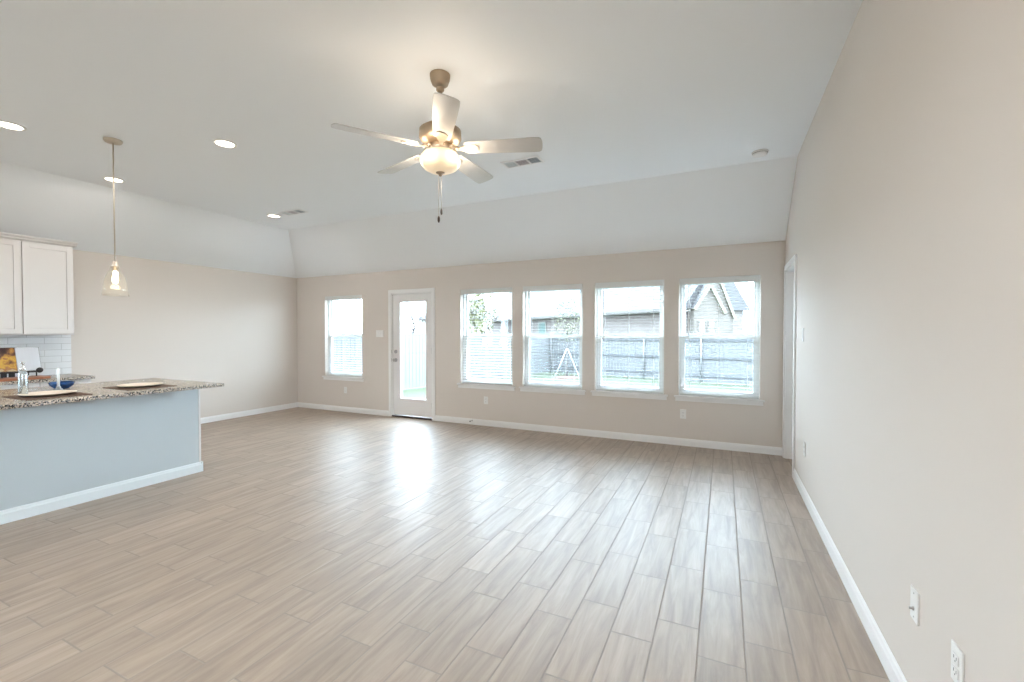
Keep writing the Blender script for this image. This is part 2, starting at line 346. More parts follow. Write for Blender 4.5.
# ------------------------------------------------------------------ windows (opening recess, vinyl double hung unit, stool and apron) and blinds
def make_window(n, x0, x1, z0, z1, y, sgn=1, screen=True):
    w = empty('window_%d' % n, (x0, y, z0)); struct(w)
    W_, H_ = x1 - x0, z1 - z0
    def Y(a): return a * sgn
    def bx(mb, a, b, c, d, e, g_): mb.box(a, b, min(Y(c), Y(d)), max(Y(c), Y(d)), e, g_)
    fr = MB(); f_ = 0.032
    bx(fr, 0, f_, .075, .145, 0.02, H_); bx(fr, W_ - f_, W_, .075, .145, 0.02, H_); bx(fr, f_, W_ - f_, .075, .145, H_ - f_, H_); bx(fr, f_, W_ - f_, .075, .145, 0.02, 0.02 + f_)
    fr.build('window_frame', 'vinyl', w)
    zm = H_ * 0.505
    for nm, ya, zb, zt in (('lower_sash', .080, 0.052, zm + .018), ('upper_sash', .112, zm - .018, H_ - f_)):
        s_ = MB(); q = 0.034
        bx(s_, f_, f_ + q, ya, ya + .026, zb, zt); bx(s_, W_ - f_ - q, W_ - f_, ya, ya + .026, zb, zt)
        bx(s_, f_ + q, W_ - f_ - q, ya, ya + .026, zb, zb + q); bx(s_, f_ + q, W_ - f_ - q, ya, ya + .026, zt - q, zt)
        so = s_.build(nm, 'vinyl', w)
        MB().box(f_ + q, W_ - f_ - q, min(Y(ya + .010), Y(ya + .014)), max(Y(ya + .010), Y(ya + .014)), zb + q, zt - q).build('pane', 'glass', so)
    if screen:
        MB().box(f_, W_ - f_, min(Y(.141), Y(.1425)), max(Y(.141), Y(.1425)), .052, zm).build('insect_screen', 'screen', w)
    lk = MB(); bx(lk, W_ / 2 - .03, W_ / 2 + .03, .066, .080, zm + .004, zm + .018); lk.build('sash_lock', 'vinyl', w)
    st = MB(); bx(st, 0, W_, 0, .08, 0, .022); bx(st, -.05, W_ + .05, -.035, 0, 0.0, .022); st.build('sill', 'trim', w, bevel=.004)
    ap = MB(); bx(ap, -.035, W_ + .035, -.013, 0, -.045, 0); ap.build('apron', 'trim', w)
    return w
for i, (a, b) in enumerate(WX): make_window(i + 1, a, b, WZ0, WZ1, D)
for i, (a, b) in enumerate(SIDE_FILL):      # window added in the right wall behind the camera for fill daylight
    w_ = make_window(i + 6, 0, b - a, 0.45, 2.35, 0, 1, False); w_.location = (R, b, 0.45); w_.rotation_euler.z = -PI / 2
for i, (a, b) in enumerate(KIT_FILL):       # two more added in the left wall, unseen, for fill daylight
    w_ = make_window(i + 7, 0, b - a, 0.6, 2.2, 0, 1, False); w_.location = (L, a, 0.6); w_.rotation_euler.z = PI / 2

def make_blind(W_, tilt_lo, tilt_hi, wand_x):
    """origin: left end, at sill height, wall plane"""
    bl = empty('window_blind')
    H_ = WZ1 - WZ0; top = H_ - .002; yc = 0.036
    MB().box(.012, W_ - .012, .012, .060, top - .045, top).build('headrail', 'slat', bl)
    MB().box(.004, W_ - .004, .0005, .011, top - .072, top).build('valance', 'slat', bl, bevel=.002)
    s_ = MB(); z = .062; k = 0
    zs = []
    while z < top - .06: zs.append(z); z += .0415
    for z in zs:
        fz = (z - .05) / H_; tl = tilt_lo if fz < .49 else tilt_hi
        mx = Matrix.Translation((0, yc, z)) @ Matrix.Rotation(math.radians(tl), 4, 'X')
        s_.box(.010, W_ - .010, -.0185, .0185, -.0010, .0010, mx)
    s_.build('slats', 'slat', bl)
    MB().box(.010, W_ - .010, yc - .025, yc + .025, .026, .046).build('bottom_rail', 'slat', bl, bevel=.003)
    for xx in (.13, W_ / 2, W_ - .13):
        MB().box(xx - .001, xx + .001, yc - .0262, yc - .0250, .046, top - .045).box(xx - .001, xx + .001, yc + .0250, yc + .0262, .046, top - .045).build('ladder_cord', 'slat', bl)
    MB().cyl((wand_x, .0035, .70), (wand_x, .0035, top - .075), .0045, n=8).build('tilt_wand', 'plastic', bl)
    return bl
BL = [(-1, 1, 'white slatted blind of the window left of the glass door'),
      (7, 1, 'white slatted blind with lower slats tilted, window just right of the glass door'),
      (-4, 1, 'white slatted blind of the window that shows the staked sapling'),
      (-4, 1, 'white slatted blind of the window showing only a long brick house wall'),
      (-4, 1, 'white slatted blind of the rightmost window, gabled brick house behind it')]
for (a, b), (lo, hi, lb) in zip(WX, BL):
    o = make_blind(b - a, lo, hi, .115); o.location = (a, D, WZ0)
    tag(o, lb, 'window blind', 'white blinds in the back wall windows')

# ------------------------------------------------------------------ glazed back door (door_1)
dr = empty('door_1', (DX0, D, 0)); struct(dr)
W_ = DX1 - DX0
cs = MB()
cs.box(-.060, 0, -.016, 0, 0, DZ1 + .06).box(W_, W_ + .060, -.016, 0, 0, DZ1 + .06).box(0, W_, -.016, 0, DZ1, DZ1 + .06)
cs.build('casing', 'trim', dr, bevel=.004)
jb = MB(); jb.box(0, .014, 0, .14, 0, DZ1).box(W_ - .014, W_, 0, .14, 0, DZ1).box(.014, W_ - .014, 0, .14, DZ1 - .014, DZ1)
jb.box(.014, .028, .066, .14, .03, DZ1 - .014).box(W_ - .028, W_ - .014, .066, .14, .03, DZ1 - .014)
jb.build('jamb', 'trim', dr)
gx0, gx1, gz0, gz1 = -4.860 - DX0, -4.333 - DX0, .312, 1.917
lf = MB(); a0, a1, y0, y1 = .016, W_ - .016, .018, .062
lf.box(a0, gx0, y0, y1, .035, DZ1 - .018).box(gx1, a1, y0, y1, .035, DZ1 - .018).box(gx0, gx1, y0, y1, .035, gz0).box(gx0, gx1, y0, y1, gz1, DZ1 - .018)
leaf = lf.build('door_leaf', 'door', dr, bevel=.002)
gf = MB(); q = .022
for ya, yb in ((.010, .018), (.062, .070)):
    gf.box(gx0 - q, gx0 + .006, ya, yb, gz0 - q, gz1 + q).box(gx1 - .006, gx1 + q, ya, yb, gz0 - q, gz1 + q).box(gx0, gx1, ya, yb, gz0 - q, gz0 + .006).box(gx0, gx1, ya, yb, gz1 - .006, gz1 + q)
gf.build('glass_frame', 'door', leaf, bevel=.002)
MB().box(gx0, gx1, .036, .044, gz0, gz1).build('pane', 'glass', leaf)
MB().box(0, W_, -.012, .14, 0.0, .024).build('threshold', 'bronze', dr, bevel=.003)
hx = .072
k_ = MB().lathe([(.033, 0), (.033, -.006), (.024, -.012), (.0, -.012)], (hx, .018, .95), 20, 'y').lathe([(.011, -.010), (.011, -.030), (.024, -.038), (.028, -.052), (.022, -.064), (0, -.067)], (hx, .018, .95), 20, 'y')
tag(k_.build('door_knob', 'steel', leaf), 'satin metal knob')
k_ = MB().lathe([(.032, 0), (.032, -.008), (.024, -.016), (0, -.016)], (hx, .018, 1.09), 20, 'y').box(hx - .005, hx + .005, -.020, .004, 1.075, 1.105)
tag(k_.build('deadbolt', 'steel', leaf), 'satin metal deadbolt above the knob')
st_ = MB().box(.001, .010, -.0175, -.0155, .92, .98).box(.001, .010, -.0175, -.0155, 1.06, 1.12)
st_.build('strike_plate', 'steel', dr)
for hz in (.23, 1.113, 1.864):
    MB().cyl((W_ - .015, .008, hz - .045), (W_ - .015, .008, hz + .045), .007, n=10).box(W_ - .018, W_ - .006, .010, .017, hz - .045, hz + .045).build('hinge', 'steel', leaf)

# ------------------------------------------------------------------ white side door (door_2), in the right wall by the corner
dr = empty('door_2', (R, RY0, 0)); struct(dr); W_ = RY1 - RY0
cs = MB(); cs.box(-.016, 0, -.058, 0, 0, RZ + .058).box(-.016, 0, W_, W_ + .058, 0, RZ + .058).box(-.016, 0, 0, W_, RZ, RZ + .058).build('casing', 'trim', dr, bevel=.004)
MB().box(0, .12, 0, .016, 0, RZ).box(0, .12, W_ - .016, W_, 0, RZ).box(0, .12, .016, W_ - .016, RZ - .016, RZ).box(.07, .083, .016, .028, 0, RZ - .016).box(.07, .083, W_ - .028, W_ - .016, 0, RZ - .016).build('jamb', 'trim', dr)
lf = MB().box(.084, .118, .017, W_ - .017, .006, RZ - .017)
leaf = lf.build('door_leaf', 'trim', dr)
pn = MB()
for (za, zb) in ((.20, .95), (1.10, 1.92)):
    for (ya, yb) in ((.11, .34), (.39, .62)):
        pn.box(.080, .084, ya, ya + .012, za, zb).box(.080, .084, yb - .012, yb, za, zb).box(.080, .084, ya + .012, yb - .012, za, za + .012).box(.080, .084, ya + .012, yb - .012, zb - .012, zb)
pn.build('panel_molding', 'trim', leaf)
MB().lathe([(.03, 0), (.03, -.008), (.011, -.012), (.011, -.03), (.026, -.04), (.026, -.055), (0, -.062)], (.084, .07, .93), 18, 'x').build('door_knob', 'steel', leaf)

# ------------------------------------------------------------------ wall plates
def outlet(loc, rz, label, kind='duplex'):
    """faces local -Y"""
    o = empty('wall_outlet' if kind != 'switch' else 'light_switch', loc, rz)
    wd_ = .070
    MB().box(-wd_ / 2, wd_ / 2, -.006, 0, -.0575, .0575).build('cover_plate', 'plastic', o, bevel=.003)
    if kind == 'duplex':
        for s in (-1, 1):
            f_ = MB().box(-.017, .017, -.0085, -.006, s * .0195 - .014, s * .0195 + .014).build('receptacle', 'plastic', o, bevel=.002)
            MB().box(-.009, -.0065, -.0088, -.0083, s * .0195 - .002, s * .0195 + .007).box(.0065, .009, -.0088, -.0083, s * .0195 - .002, s * .0195 + .007).box(-.002, .002, -.0088, -.0083, s * .0195 - .010, s * .0195 - .006).build('socket_slot', 'slot', f_)
    elif kind == 'coax':
        MB().lathe([(.0075, 0), (.0075, -.004), (.0048, -.004), (.0048, -.013), (0, -.013)], (0, -.006, -.012), 12, 'y').build('coax_connector', 'steel', o)
        MB().lathe([(.003, 0), (.003, -.001), (0, -.001)], (0, -.006, .042), 8, 'y').build('screw', 'steel', o)
        MB().lathe([(.003, 0), (.003, -.001), (0, -.001)], (0, -.006, -.042), 8, 'y').build('screw', 'steel', o)
    elif kind == 'switch':
        MB().box(-.016, .016, -.009, -.006, -.033, .033).build('rocker', 'plastic', o, bevel=.002)
    return o
def T(o, lb, cat, g=None): return tag(o, lb, cat, g)
T(outlet((-6.074, D, .387), 0, ''), 'small white outlet low on back wall under the window left of the door', 'outlet')
T(outlet((-3.227, D, .385), 0, ''), 'small white outlet under the window just right of the glass door', 'outlet')
T(outlet((-.445, D, .392), 0, ''), 'small white outlet below the left end of the rightmost window', 'outlet')
T(outlet((R, 4.42, .42), -PI / 2, ''), 'white outlet low on the right wall beside the side doorway', 'outlet')
T(outlet((R, 2.035, .425), -PI / 2, '', 'coax'), 'white cable jack plate with dark connector, low on the right wall', 'cable outlet')
T(outlet((R, 1.715, .425), -PI / 2, ''), 'white outlet nearest the camera, cut by the bottom of the photo', 'outlet')
T(outlet((R, 4.56, 1.38), -PI / 2, '', 'switch'), 'white single light switch on the right wall near the side doorway', 'light switch')
o = empty('light_switch', (-5.278, D, 1.392))
MB().box(-.082, .082, -.006, 0, -.058, .058).build('cover_plate', 'plastic', o, bevel=.003)
for xx in (-.046, 0, .046): MB().box(xx - .016, xx + .016, -.009, -.006, -.033, .033).build('rocker', 'plastic', o, bevel=.002)
T(o, 'wide white three-rocker switch plate beside the glass door', 'light switch')
o = empty('door_stop', (-3.46, D - .014, .062))
MB().lathe([(.011, 0), (.011, -.004), (.005, -.006), (.005, -.055)], (0, 0, 0), 12, 'y').build('spring', 'steel', o)
MB().lathe([(.009, -.055), (.009, -.070), (0, -.072)], (0, 0, 0), 12, 'y').build('rubber_tip', 'slot', o)
T(o, 'small metal door stop on the back baseboard right of the glass door', 'door stop')

# ------------------------------------------------------------------ ceiling lights, registers, detector
def area_light(name, parent, loc, size, watts, col=WARM, spread=PI):
    l = bpy.data.lights.new(name, 'AREA'); l.shape = 'DISK'; l.size = size; l.energy = watts; l.color = col; l.spread = spread
    o = bpy.data.objects.new(name, l); C.objects.link(o); o.parent = parent; o.location = loc; return o
def make_can():
    o = empty('recessed_light')
    MB().lathe([(.095, 0), (.095, -.004), (.088, -.008), (.074, -.006), (.072, 0)], (0, 0, 0), 32).build('trim_ring', 'trim', o)
    MB().lathe([(.072, -.0035), (0, -.0035)], (0, 0, 0), 32).build('lens', 'lens', o)
    area_light('lamp_glow', o, (0, 0, -.010), .13, CAN_W)
    return o
can = make_can()
CANS = [(-5.221, 1.542, 'lit recessed ceiling light cut by the left edge of the photo'),
        (-3.999, 2.503, 'lit recessed ceiling light between the pendant and the fan'),
        (-6.023, 2.56, 'lit recessed ceiling light seen directly behind the pendant rod'),
        (-5.817, 4.325, 'small lit recessed light beside the far ceiling register'),
        (-6.0, .2, 'added recessed fill light above the kitchen counter, outside the photo'),  # from here on: unseen lights added to brighten the room
        (-4.0, .0, 'added recessed fill light behind the island, outside the photo'),
        (-.6, .3, 'added recessed fill light overhead near the camera, outside the photo'),
        (-.6, -2.4, 'added recessed fill light by the right rear corner, outside the photo'),
        (-3.2, -2.4, 'added recessed fill light at the middle of the rear, outside the photo'),
        (-6.0, -2.4, 'added recessed fill light by the left rear corner, outside the photo')]
for i, (x, y, lb) in enumerate(CANS):
    o = can if i == 0 else copy_tree(can)
    o.location = (x, y, HC); T(o, lb, 'recessed light', 'recessed ceiling lights')
    for c in kids(o):
        if c.type == 'LIGHT': c.data = c.data.copy(); c.data.energy = CAN_W * (0.55 if x < -5 else 1.5 if x > -1 else 1.0)   # weaker on the left, stronger on the right, to balance wall brightness

def make_register(lx, ly):
    o = empty('ceiling_register')
    MB().box(-lx, lx, -ly, -ly + .022, -.007, 0).box(-lx, lx, ly - .022, ly, -.007, 0).box(-lx, -lx + .022, -ly + .022, ly - .022, -.007, 0).box(lx - .022, lx, -ly + .022, ly - .022, -.007, 0) \
        .box(-lx / 3 - .006, -lx / 3 + .012, -ly + .022, ly - .022, -.007, 0).box(lx / 3 - .012, lx / 3 + .006, -ly + .022, ly - .022, -.007, 0).build('register_frame', 'trim', o)
    b3 = [-lx + .022, -lx / 3, lx / 3, lx - .022]
    for k, mm in enumerate(('louver3', 'louver2', 'louver')):
        s_ = MB(); y = -ly + .024
        while y < ly - .03:
            s_.prism([(b3[k] + .008, y, -.006), (b3[k] + .008, y + .005, -.006), (b3[k] + .008, y + .013, -.0005), (b3[k] + .008, y + .009, -.0005)], (b3[k + 1] - b3[k] - .016, 0, 0)); y += .0125
        s_.build('louver_bank', mm, o)
    return o
g1 = make_register(.20, .085); g1.location = (-1.795, 4.025, HC)
T(g1, 'white ceiling register with three louver banks behind the fan blade', 'ceiling vent', 'ceiling registers')
g2 = copy_tree(g1); g2.location = (-5.40, 4.31, HC); g2.rotation_euler.z = math.radians(0)
T(g2, 'small far ceiling register beside the last recessed light', 'ceiling vent', 'ceiling registers')
o = empty('smoke_detector', (.297, 4.758, HC))
MB().lathe([(.070, 0), (.070, -.010), (.066, -.012)], (0, 0, 0), 32).build('mounting_plate', 'plastic', o)
MB().lathe([(.062, -.010), (.062, -.018), (.058, -.030), (.030, -.036), (0, -.036)], (0, 0, 0), 32).build('detector_body', 'plastic', o)
MB().lathe([(.0635, -.0135), (.0635, -.0165)], (0, 0, 0), 32).build('vent_slot', 'slot', o, fix=False)
T(o, 'round white smoke detector on the ceiling near the right wall', 'smoke detector')

# ------------------------------------------------------------------ ceiling fan
FX, FY = -1.679, 2.449
fan = empty('ceiling_fan', (FX, FY, HC))
T(fan, 'five-blade ceiling fan with nickel body and lit frosted bowl', 'ceiling fan')
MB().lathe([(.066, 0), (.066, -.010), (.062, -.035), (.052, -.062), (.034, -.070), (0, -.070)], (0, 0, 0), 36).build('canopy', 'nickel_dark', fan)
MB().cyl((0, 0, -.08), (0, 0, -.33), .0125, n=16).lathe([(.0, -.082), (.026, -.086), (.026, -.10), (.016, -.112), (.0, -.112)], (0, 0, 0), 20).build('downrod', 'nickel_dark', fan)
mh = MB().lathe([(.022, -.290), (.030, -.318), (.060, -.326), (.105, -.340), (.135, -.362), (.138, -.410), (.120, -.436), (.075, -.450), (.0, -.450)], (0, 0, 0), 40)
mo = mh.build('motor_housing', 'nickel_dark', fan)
MB().lathe([(.060, -.450), (.062, -.478), (.052, -.495), (.090, -.500), (.094, -.512), (.0, -.512)], (0, 0, 0), 36).build('switch_housing', 'nickel', fan)
bw = MB().lathe([(.090, -.500), (.112, -.512), (.127, -.534), (.131, -.555), (.126, -.580), (.106, -.606), (.072, -.624), (.032, -.632), (0, -.633)], (0, 0, 0), 48)
bowl = bw.build('light_bowl', 'bowl', fan)
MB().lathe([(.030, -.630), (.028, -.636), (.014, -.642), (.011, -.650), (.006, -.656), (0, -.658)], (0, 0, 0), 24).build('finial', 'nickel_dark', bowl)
ZB = -.478
def blade_outline():
    pts = []
    for x, w in ((.165, .050), (.20, .056), (.30, .061), (.45, .067), (.60, .071)): pts.append((x, w))
    top = [(x, w) for x, w in pts]
    cap = [(.645, .069), (.658, .060), (.665, .035), (.667, 0.0)]
    half = top + cap
    return half + [(x, -w) for x, w in reversed(half[:-1])]
for k in range(5):
    ang = math.radians(19.5 + 72 * k)
    mx = Matrix.Rotation(ang, 4, 'Z') @ Matrix.Translation((0, 0, ZB)) @ Matrix.Rotation(math.radians(-13), 4, 'X')
    # clockwise edge (local -Y) is raised
    ol = blade_outline()
    b_ = MB(); b_.prism([Vector((x, y, -.003)) for x, y in ol], (0, 0, .006)); b_.bm.transform(mx)
    bo = b_.build('blade', 'blade', fan)
    i_ = MB()
    i_.prism([(.085, .020, -.006), (.13, .014, -.010), (.17, .030, -.009), (.235, .036, -.009), (.255, .020, -.009), (.255, -.020, -.009), (.235, -.036, -.009), (.17, -.030, -.009), (.13, -.014, -.010), (.085, -.020, -.006)], (0, 0, .0055))
    i_.bm.transform(mx)
    j_ = MB()
    for (x, y) in ((.195, .018), (.195, -.018), (.238, 0)): j_.lathe([(.006, -.0095), (.005, -.012), (0, -.0125)], (x, y, 0), 10)
    j_.bm.transform(mx)
    a2 = MB(); a2.tube([Matrix.Rotation(ang, 4, 'Z') @ Vector(p) for p in ((.06, 0, -.455), (.09, 0, -.47), (.115, 0, -.485))], .012, 10)
    tmp = bpy.data.meshes.new('t'); a2.bm.to_mesh(tmp); a2.bm.free(); i_.bm.from_mesh(tmp); bpy.data.meshes.remove(tmp)
    bi = i_.build('blade_bracket', 'nickel', bo); j_.build('blade_screw', 'steel', bo) if False else j_.bm.free()
for (x, y, z1) in ((.005, .004, -.865), (-.010, -.006, -.915)):
    co = MB().cyl((x, y, -.650), (x, y, z1), .0012, n=6).build('pull_chain', 'nickel', fan)
    MB().lathe([(.003, z1), (.007, z1 - .010), (.008, z1 - .030), (.004, z1 - .042), (0, z1 - .043)], (x, y, 0), 12).build('pull_fob', 'bronze', co)
l = bpy.data.lights.new('fan_lamp', 'POINT'); l.energy = FAN_W; l.color = (1.0, 0.84, 0.64); l.shadow_soft_size = .05
for k in range(5):
    a = k * 2 * PI / 5 + .97
    lo = bpy.data.objects.new('lamp_glow', l); C.objects.link(lo); lo.parent = fan; lo.location = (.20 * math.cos(a), .20 * math.sin(a), -.56)

# ------------------------------------------------------------------ pendant
pd = empty('pendant_light', (-4.805, 2.04, HC))
T(pd, 'clear glass bell pendant light hanging on a thin rod above the island', 'pendant light')
MB().lathe([(.065, 0), (.065, -.010), (.058, -.022), (.012, -.028), (0, -.028)], (0, 0, 0), 32).build('canopy', 'nickel', pd)
MB().cyl((0, 0, -.026), (0, 0, -1.055), .005, n=10).build('rod', 'nickel', pd)
MB().lathe([(0, -1.05), (.012, -1.052), (.020, -1.062), (.020, -1.085), (.030, -1.092), (.030, -1.10), (.016, -1.104), (.016, -1.135), (0, -1.135)], (0, 0, 0), 24).build('socket', 'nickel', pd)
MB().lathe([(.030, -1.088), (.034, -1.12), (.040, -1.14), (.062, -1.17), (.074, -1.21), (.082, -1.27), (.094, -1.352), (.092, -1.354), (.080, -1.27), (.072, -1.21), (.060, -1.172), (.038, -1.142), (.032, -1.12), (.028, -1.088)], (0, 0, 0), 40).build('glass_shade', 'shade', pd)
MB().lathe([(.013, -1.135), (.014, -1.15), (.021, -1.19), (.023, -1.215), (.018, -1.238), (0, -1.248)], (0, 0, 0), 24).build('bulb', 'bulb', pd)
l = bpy.data.lights.new('pendant_lamp', 'POINT'); l.energy = PEND_W; l.color = (1, .82, .55); l.shadow_soft_size = .04
lo = bpy.data.objects.new('lamp_glow', l); C.objects.link(lo); lo.parent = pd; lo.location = (0, 0, -1.30)

# ------------------------------------------------------------------ island
IX0, IX1, IY0, IY1 = -5.70, -4.772, .0, 2.70
isl = empty('kitchen_island', (IX1, IY1, 0))
T(isl, 'kitchen island with white baseboard, cool daylight put into their colours', 'kitchen island')
def ib(*a): return MB().box(a[0] - IX1, a[1] - IX1, a[2] - IY1, a[3] - IY1, a[4], a[5])
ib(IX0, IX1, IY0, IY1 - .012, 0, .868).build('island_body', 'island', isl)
MB().box(IX0 - IX1, 0.004, -.012, .006, 0, .868).build('end_panel', 'cab', isl)
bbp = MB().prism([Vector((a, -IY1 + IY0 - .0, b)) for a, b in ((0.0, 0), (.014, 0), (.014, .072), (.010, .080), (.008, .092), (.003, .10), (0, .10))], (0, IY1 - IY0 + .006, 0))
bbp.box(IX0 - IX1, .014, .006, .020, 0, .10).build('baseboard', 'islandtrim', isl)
for k in range(3):
    ya = -2.60 + k * .87
    d_ = MB().box(IX0 - IX1 - .020, IX0 - IX1, ya, ya + .42, .12, .84).box(IX0 - IX1 - .020, IX0 - IX1, ya + .43, ya + .85, .12, .84)
    d_.build('cabinet_door', 'cab', isl, bevel=.003)
top = MB().box(-5.765, -4.505, -.05, 2.785, .868, .900).build('countertop', 'granite', bevel=.004)
T(top, 'beige speckled granite countertop on the kitchen island', 'countertop')

# ------------------------------------------------------------------ wall cabinets on the left wall
def front_door(name, y0, y1, z0, z1, x, parent, knob=None, m='cab'):
    """cabinet front facing +X, back at x"""
    q = .058
    d = MB().box(x, x + .012, y0 + q, y1 - q, z0 + q, z1 - q)
    d.box(x, x + .020, y0, y0 + q, z0, z1).box(x, x + .020, y1 - q, y1, z0, z1).box(x, x + .020, y0 + q, y1 - q, z0, z0 + q).box(x, x + .020, y0 + q, y1 - q, z1 - q, z1)
    return d.build(name, m, parent, bevel=.0025)
def upper_cabinet(w, label, last=False):
    o = empty('upper_cabinet')
    MB().box(0, .312, 0, w, 1.38, 2.43).build('cabinet_body', 'cab', o, bevel=.002)
    for k in range(2): front_door('cabinet_door', .006 + k * w / 2 + (.002 if k else 0), w / 2 - .002 + k * (w / 2 - .004), 1.392, 2.412, .312, o)
    cr = [(0, 2.428), (.330, 2.428), (.336, 2.436), (.340, 2.448), (.356, 2.460), (.362, 2.470), (.362, 2.474), (0, 2.474)]
    e = .03 if last else 0
    MB().prism([(a, 0, b) for a, b in cr], (0, w + e, 0)).build('crown_molding', 'cab', o)
    T(o, label, 'wall cabinet', 'white upper cabinets'); return o
def base_cabinet(w, label):
    o = empty('base_cabinet')
    MB().box(0, .585, 0, w, .10, .868).box(0, .52, 0, w, 0, .10).build('cabinet_body', 'cab', o)
    for k in range(2):
        ya, yb = .006 + k * w / 2, w / 2 - .004 + k * w / 2
        front_door('cabinet_door', ya, yb, .115, .70, .585, o)
        MB().box(.585, .604, ya, yb, .715, .858).build('drawer_front', 'cab', o, bevel=.003)
    T(o, label, 'base cabinet', 'white base cabinets'); return o
UY = [(1.655, .875, 'white two-door upper cabinet at the right end of the row', True), (.775, .875, 'white upper cabinet at the left edge of the photo', False), (-.105, .875, 'white upper cabinet left of the photo edge', False)]
for y, w, lb, last in UY: o = upper_cabinet(w, lb, last); o.location = (L, y + .03, 0)
for y, w, lb in ((1.72, .88, 'white base cabinet under the counter end, mostly behind the island'), (.835, .88, 'second white base cabinet from the counter end, behind the island'), (-.05, .88, 'third white base cabinet from the counter end, behind the island')):
    o = base_cabinet(w, lb); o.location = (L, y, 0)
wc = MB().box(L, L + .635, -.08, 2.625, .868, .900).build('countertop', 'granite', bevel=.004)
T(wc, 'speckled granite countertop along the left wall below the tiles', 'countertop')
bs = MB().box(L, L + .010, -.08, 2.64, .900, 1.38).build('tile_backsplash', 'tile')
T(bs, 'white subway tile backsplash below the upper cabinets', 'backsplash')

# ------------------------------------------------------------------ things on the counters
def placemat(loc, lb, lb2):
    o = MB().prism([(-.22, -.19, 0), (.22, -.19, 0), (.225, .19, 0), (-.22, .19, 0)], (0, 0, .005)).build('placemat', 'mat_brown', loc=loc, bevel=.001)
    T(o, lb, 'placemat', 'brown placemats on the island')
    p = MB().lathe([(.0, 0), (.085, 0), (.10, .002), (.150, .014), (.165, .018), (.166, .020), (.150, .0175), (.10, .006), (0, .005)], (0, 0, 0), 40).build('plate', 'cream', loc=(loc[0] + .0, loc[1] + .0, loc[2] + .0055))
    T(p, lb2, 'plate', 'cream plates on the placemats')
placemat((-4.885, 2.25, .9003), 'brown woven placemat nearer the right end of the island', 'cream plate on the placemat nearer the island end')
placemat((-4.865, 1.62, .9003), 'brown woven placemat beside the silver bottle on the island', 'cream plate beside the silver bottle on the island')
bt = empty('soap_bottle', (-4.985, 1.515, .906))
MB().lathe([(0, 0), (.025, 0), (.028, .005), (.028, .16), (.024, .185), (.016, .200), (.014, .205), (0, .205)], (0, 0, 0), 28).build('bottle_body', 'silver', bt)
MB().lathe([(.017, .198), (.019, .205), (.019, .225), (.008, .230), (.006, .255), (.014, .258), (.014, .268), (0, .270)], (0, 0, 0), 20).cyl((0, 0, .262), (.045, -.01, .256), .004, n=8).build('pump_top', 'chrome', bt)
T(bt, 'silvery pump bottle on the island beside a placemat', 'bottle')
bo = MB().lathe([(0, 0), (.045, 0), (.050, .006), (.078, .030), (.088, .060), (.085, .061), (.074, .034), (.045, .010), (0, .009)], (0, 0, 0), 36).build('blue_bowl', 'bluegl', loc=(-5.38, 1.88, .9003))
T(bo, 'deep blue glazed bowl on the island between the two placemats', 'bowl')
cd = empty('candle_holder', (-5.27, 1.82, .9003))
MB().lathe([(0, 0), (.030, 0), (.030, .008), (.018, .016), (.014, .035), (0, .035)], (0, 0, 0), 20).build('holder_base', 'glossbottle', cd)
MB().cyl((0, 0, .030), (0, 0, .19), .0095, .0085, n=14).build('candle', 'wax', cd)
T(cd, 'slim white candle standing in front of the blue bowl', 'candle')
# wall counter: board, iron stand, open cookbook
bd = MB().prism([(-.15, -.42, 0), (.13, -.42, 0), (.17, -.36, 0), (.17, .30, 0), (.12, .38, 0), (-.12, .38, 0), (-.15, .32, 0)], (0, 0, .022)).build('wooden_board', 'board', loc=(-6.90, 1.90, .9003), bevel=.004)
T(bd, 'reddish brown wooden board on the wall counter under the cookbook', 'board')
st = empty('cookbook_stand', (-6.93, 2.06, .9225))
tl = math.radians(-16)
MXB = Matrix.Rotation(tl, 4, 'Y')
s_ = MB()
for yy in (-.13, .13):
    s_.tube([(.075, yy, .006), (.075, yy, .06), (.02, yy, .06), (-.05, yy, .30)], .006, 8).tube([(-.05, yy, .30), (-.13, yy, .006)], .005, 8)
s_.tube([(.075, -.20, .055), (.075, .17, .055)], .007, 8).tube([(-.05, -.13, .28), (-.05, .13, .28)], .005, 8)
for yy in (-.19, .155):
    s_.lathe([(0, -.012), (.026, -.008), (.030, 0), (.026, .008), (0, .012)], (.078, yy, .070), 16, 'x')
for yy in (-.12, -.06, .02): s_.box(.068, .084, yy - .022, yy + .022, .010, .058)
s_.build('stand_frame', 'black', st)
T(st, 'black iron cookbook stand on the wooden board', 'book stand')
bk = empty('open_cookbook', (-6.90, 2.06, .990))
def page(y0, y1, th, bow):
    m = MB(); n = 8; A = []
    for i in range(n):
        y = y0 + (y1 - y0) * i / (n - 1); A.append((bow * math.sin(PI * i / (n - 1)), y))
    poly = [Vector((a, y, 0)) for a, y in A] + [Vector((-th, y, 0)) for a, y in reversed(A)]
    m.prism(poly, (0, 0, .262)); m.bm.transform(MXB); return m
page(-.20, -.002, .012, .008).build('photo_page', 'photo', bk)
page(.002, .185, .012, .008).build('text_page', 'page', bk)
cv = MB().box(-.018, -.0125, -.206, .192, -.004, .268); cv.bm.transform(MXB); cv.build('book_cover', 'slot', bk)
T(bk, 'open cookbook with a food photo page on the black stand', 'book')

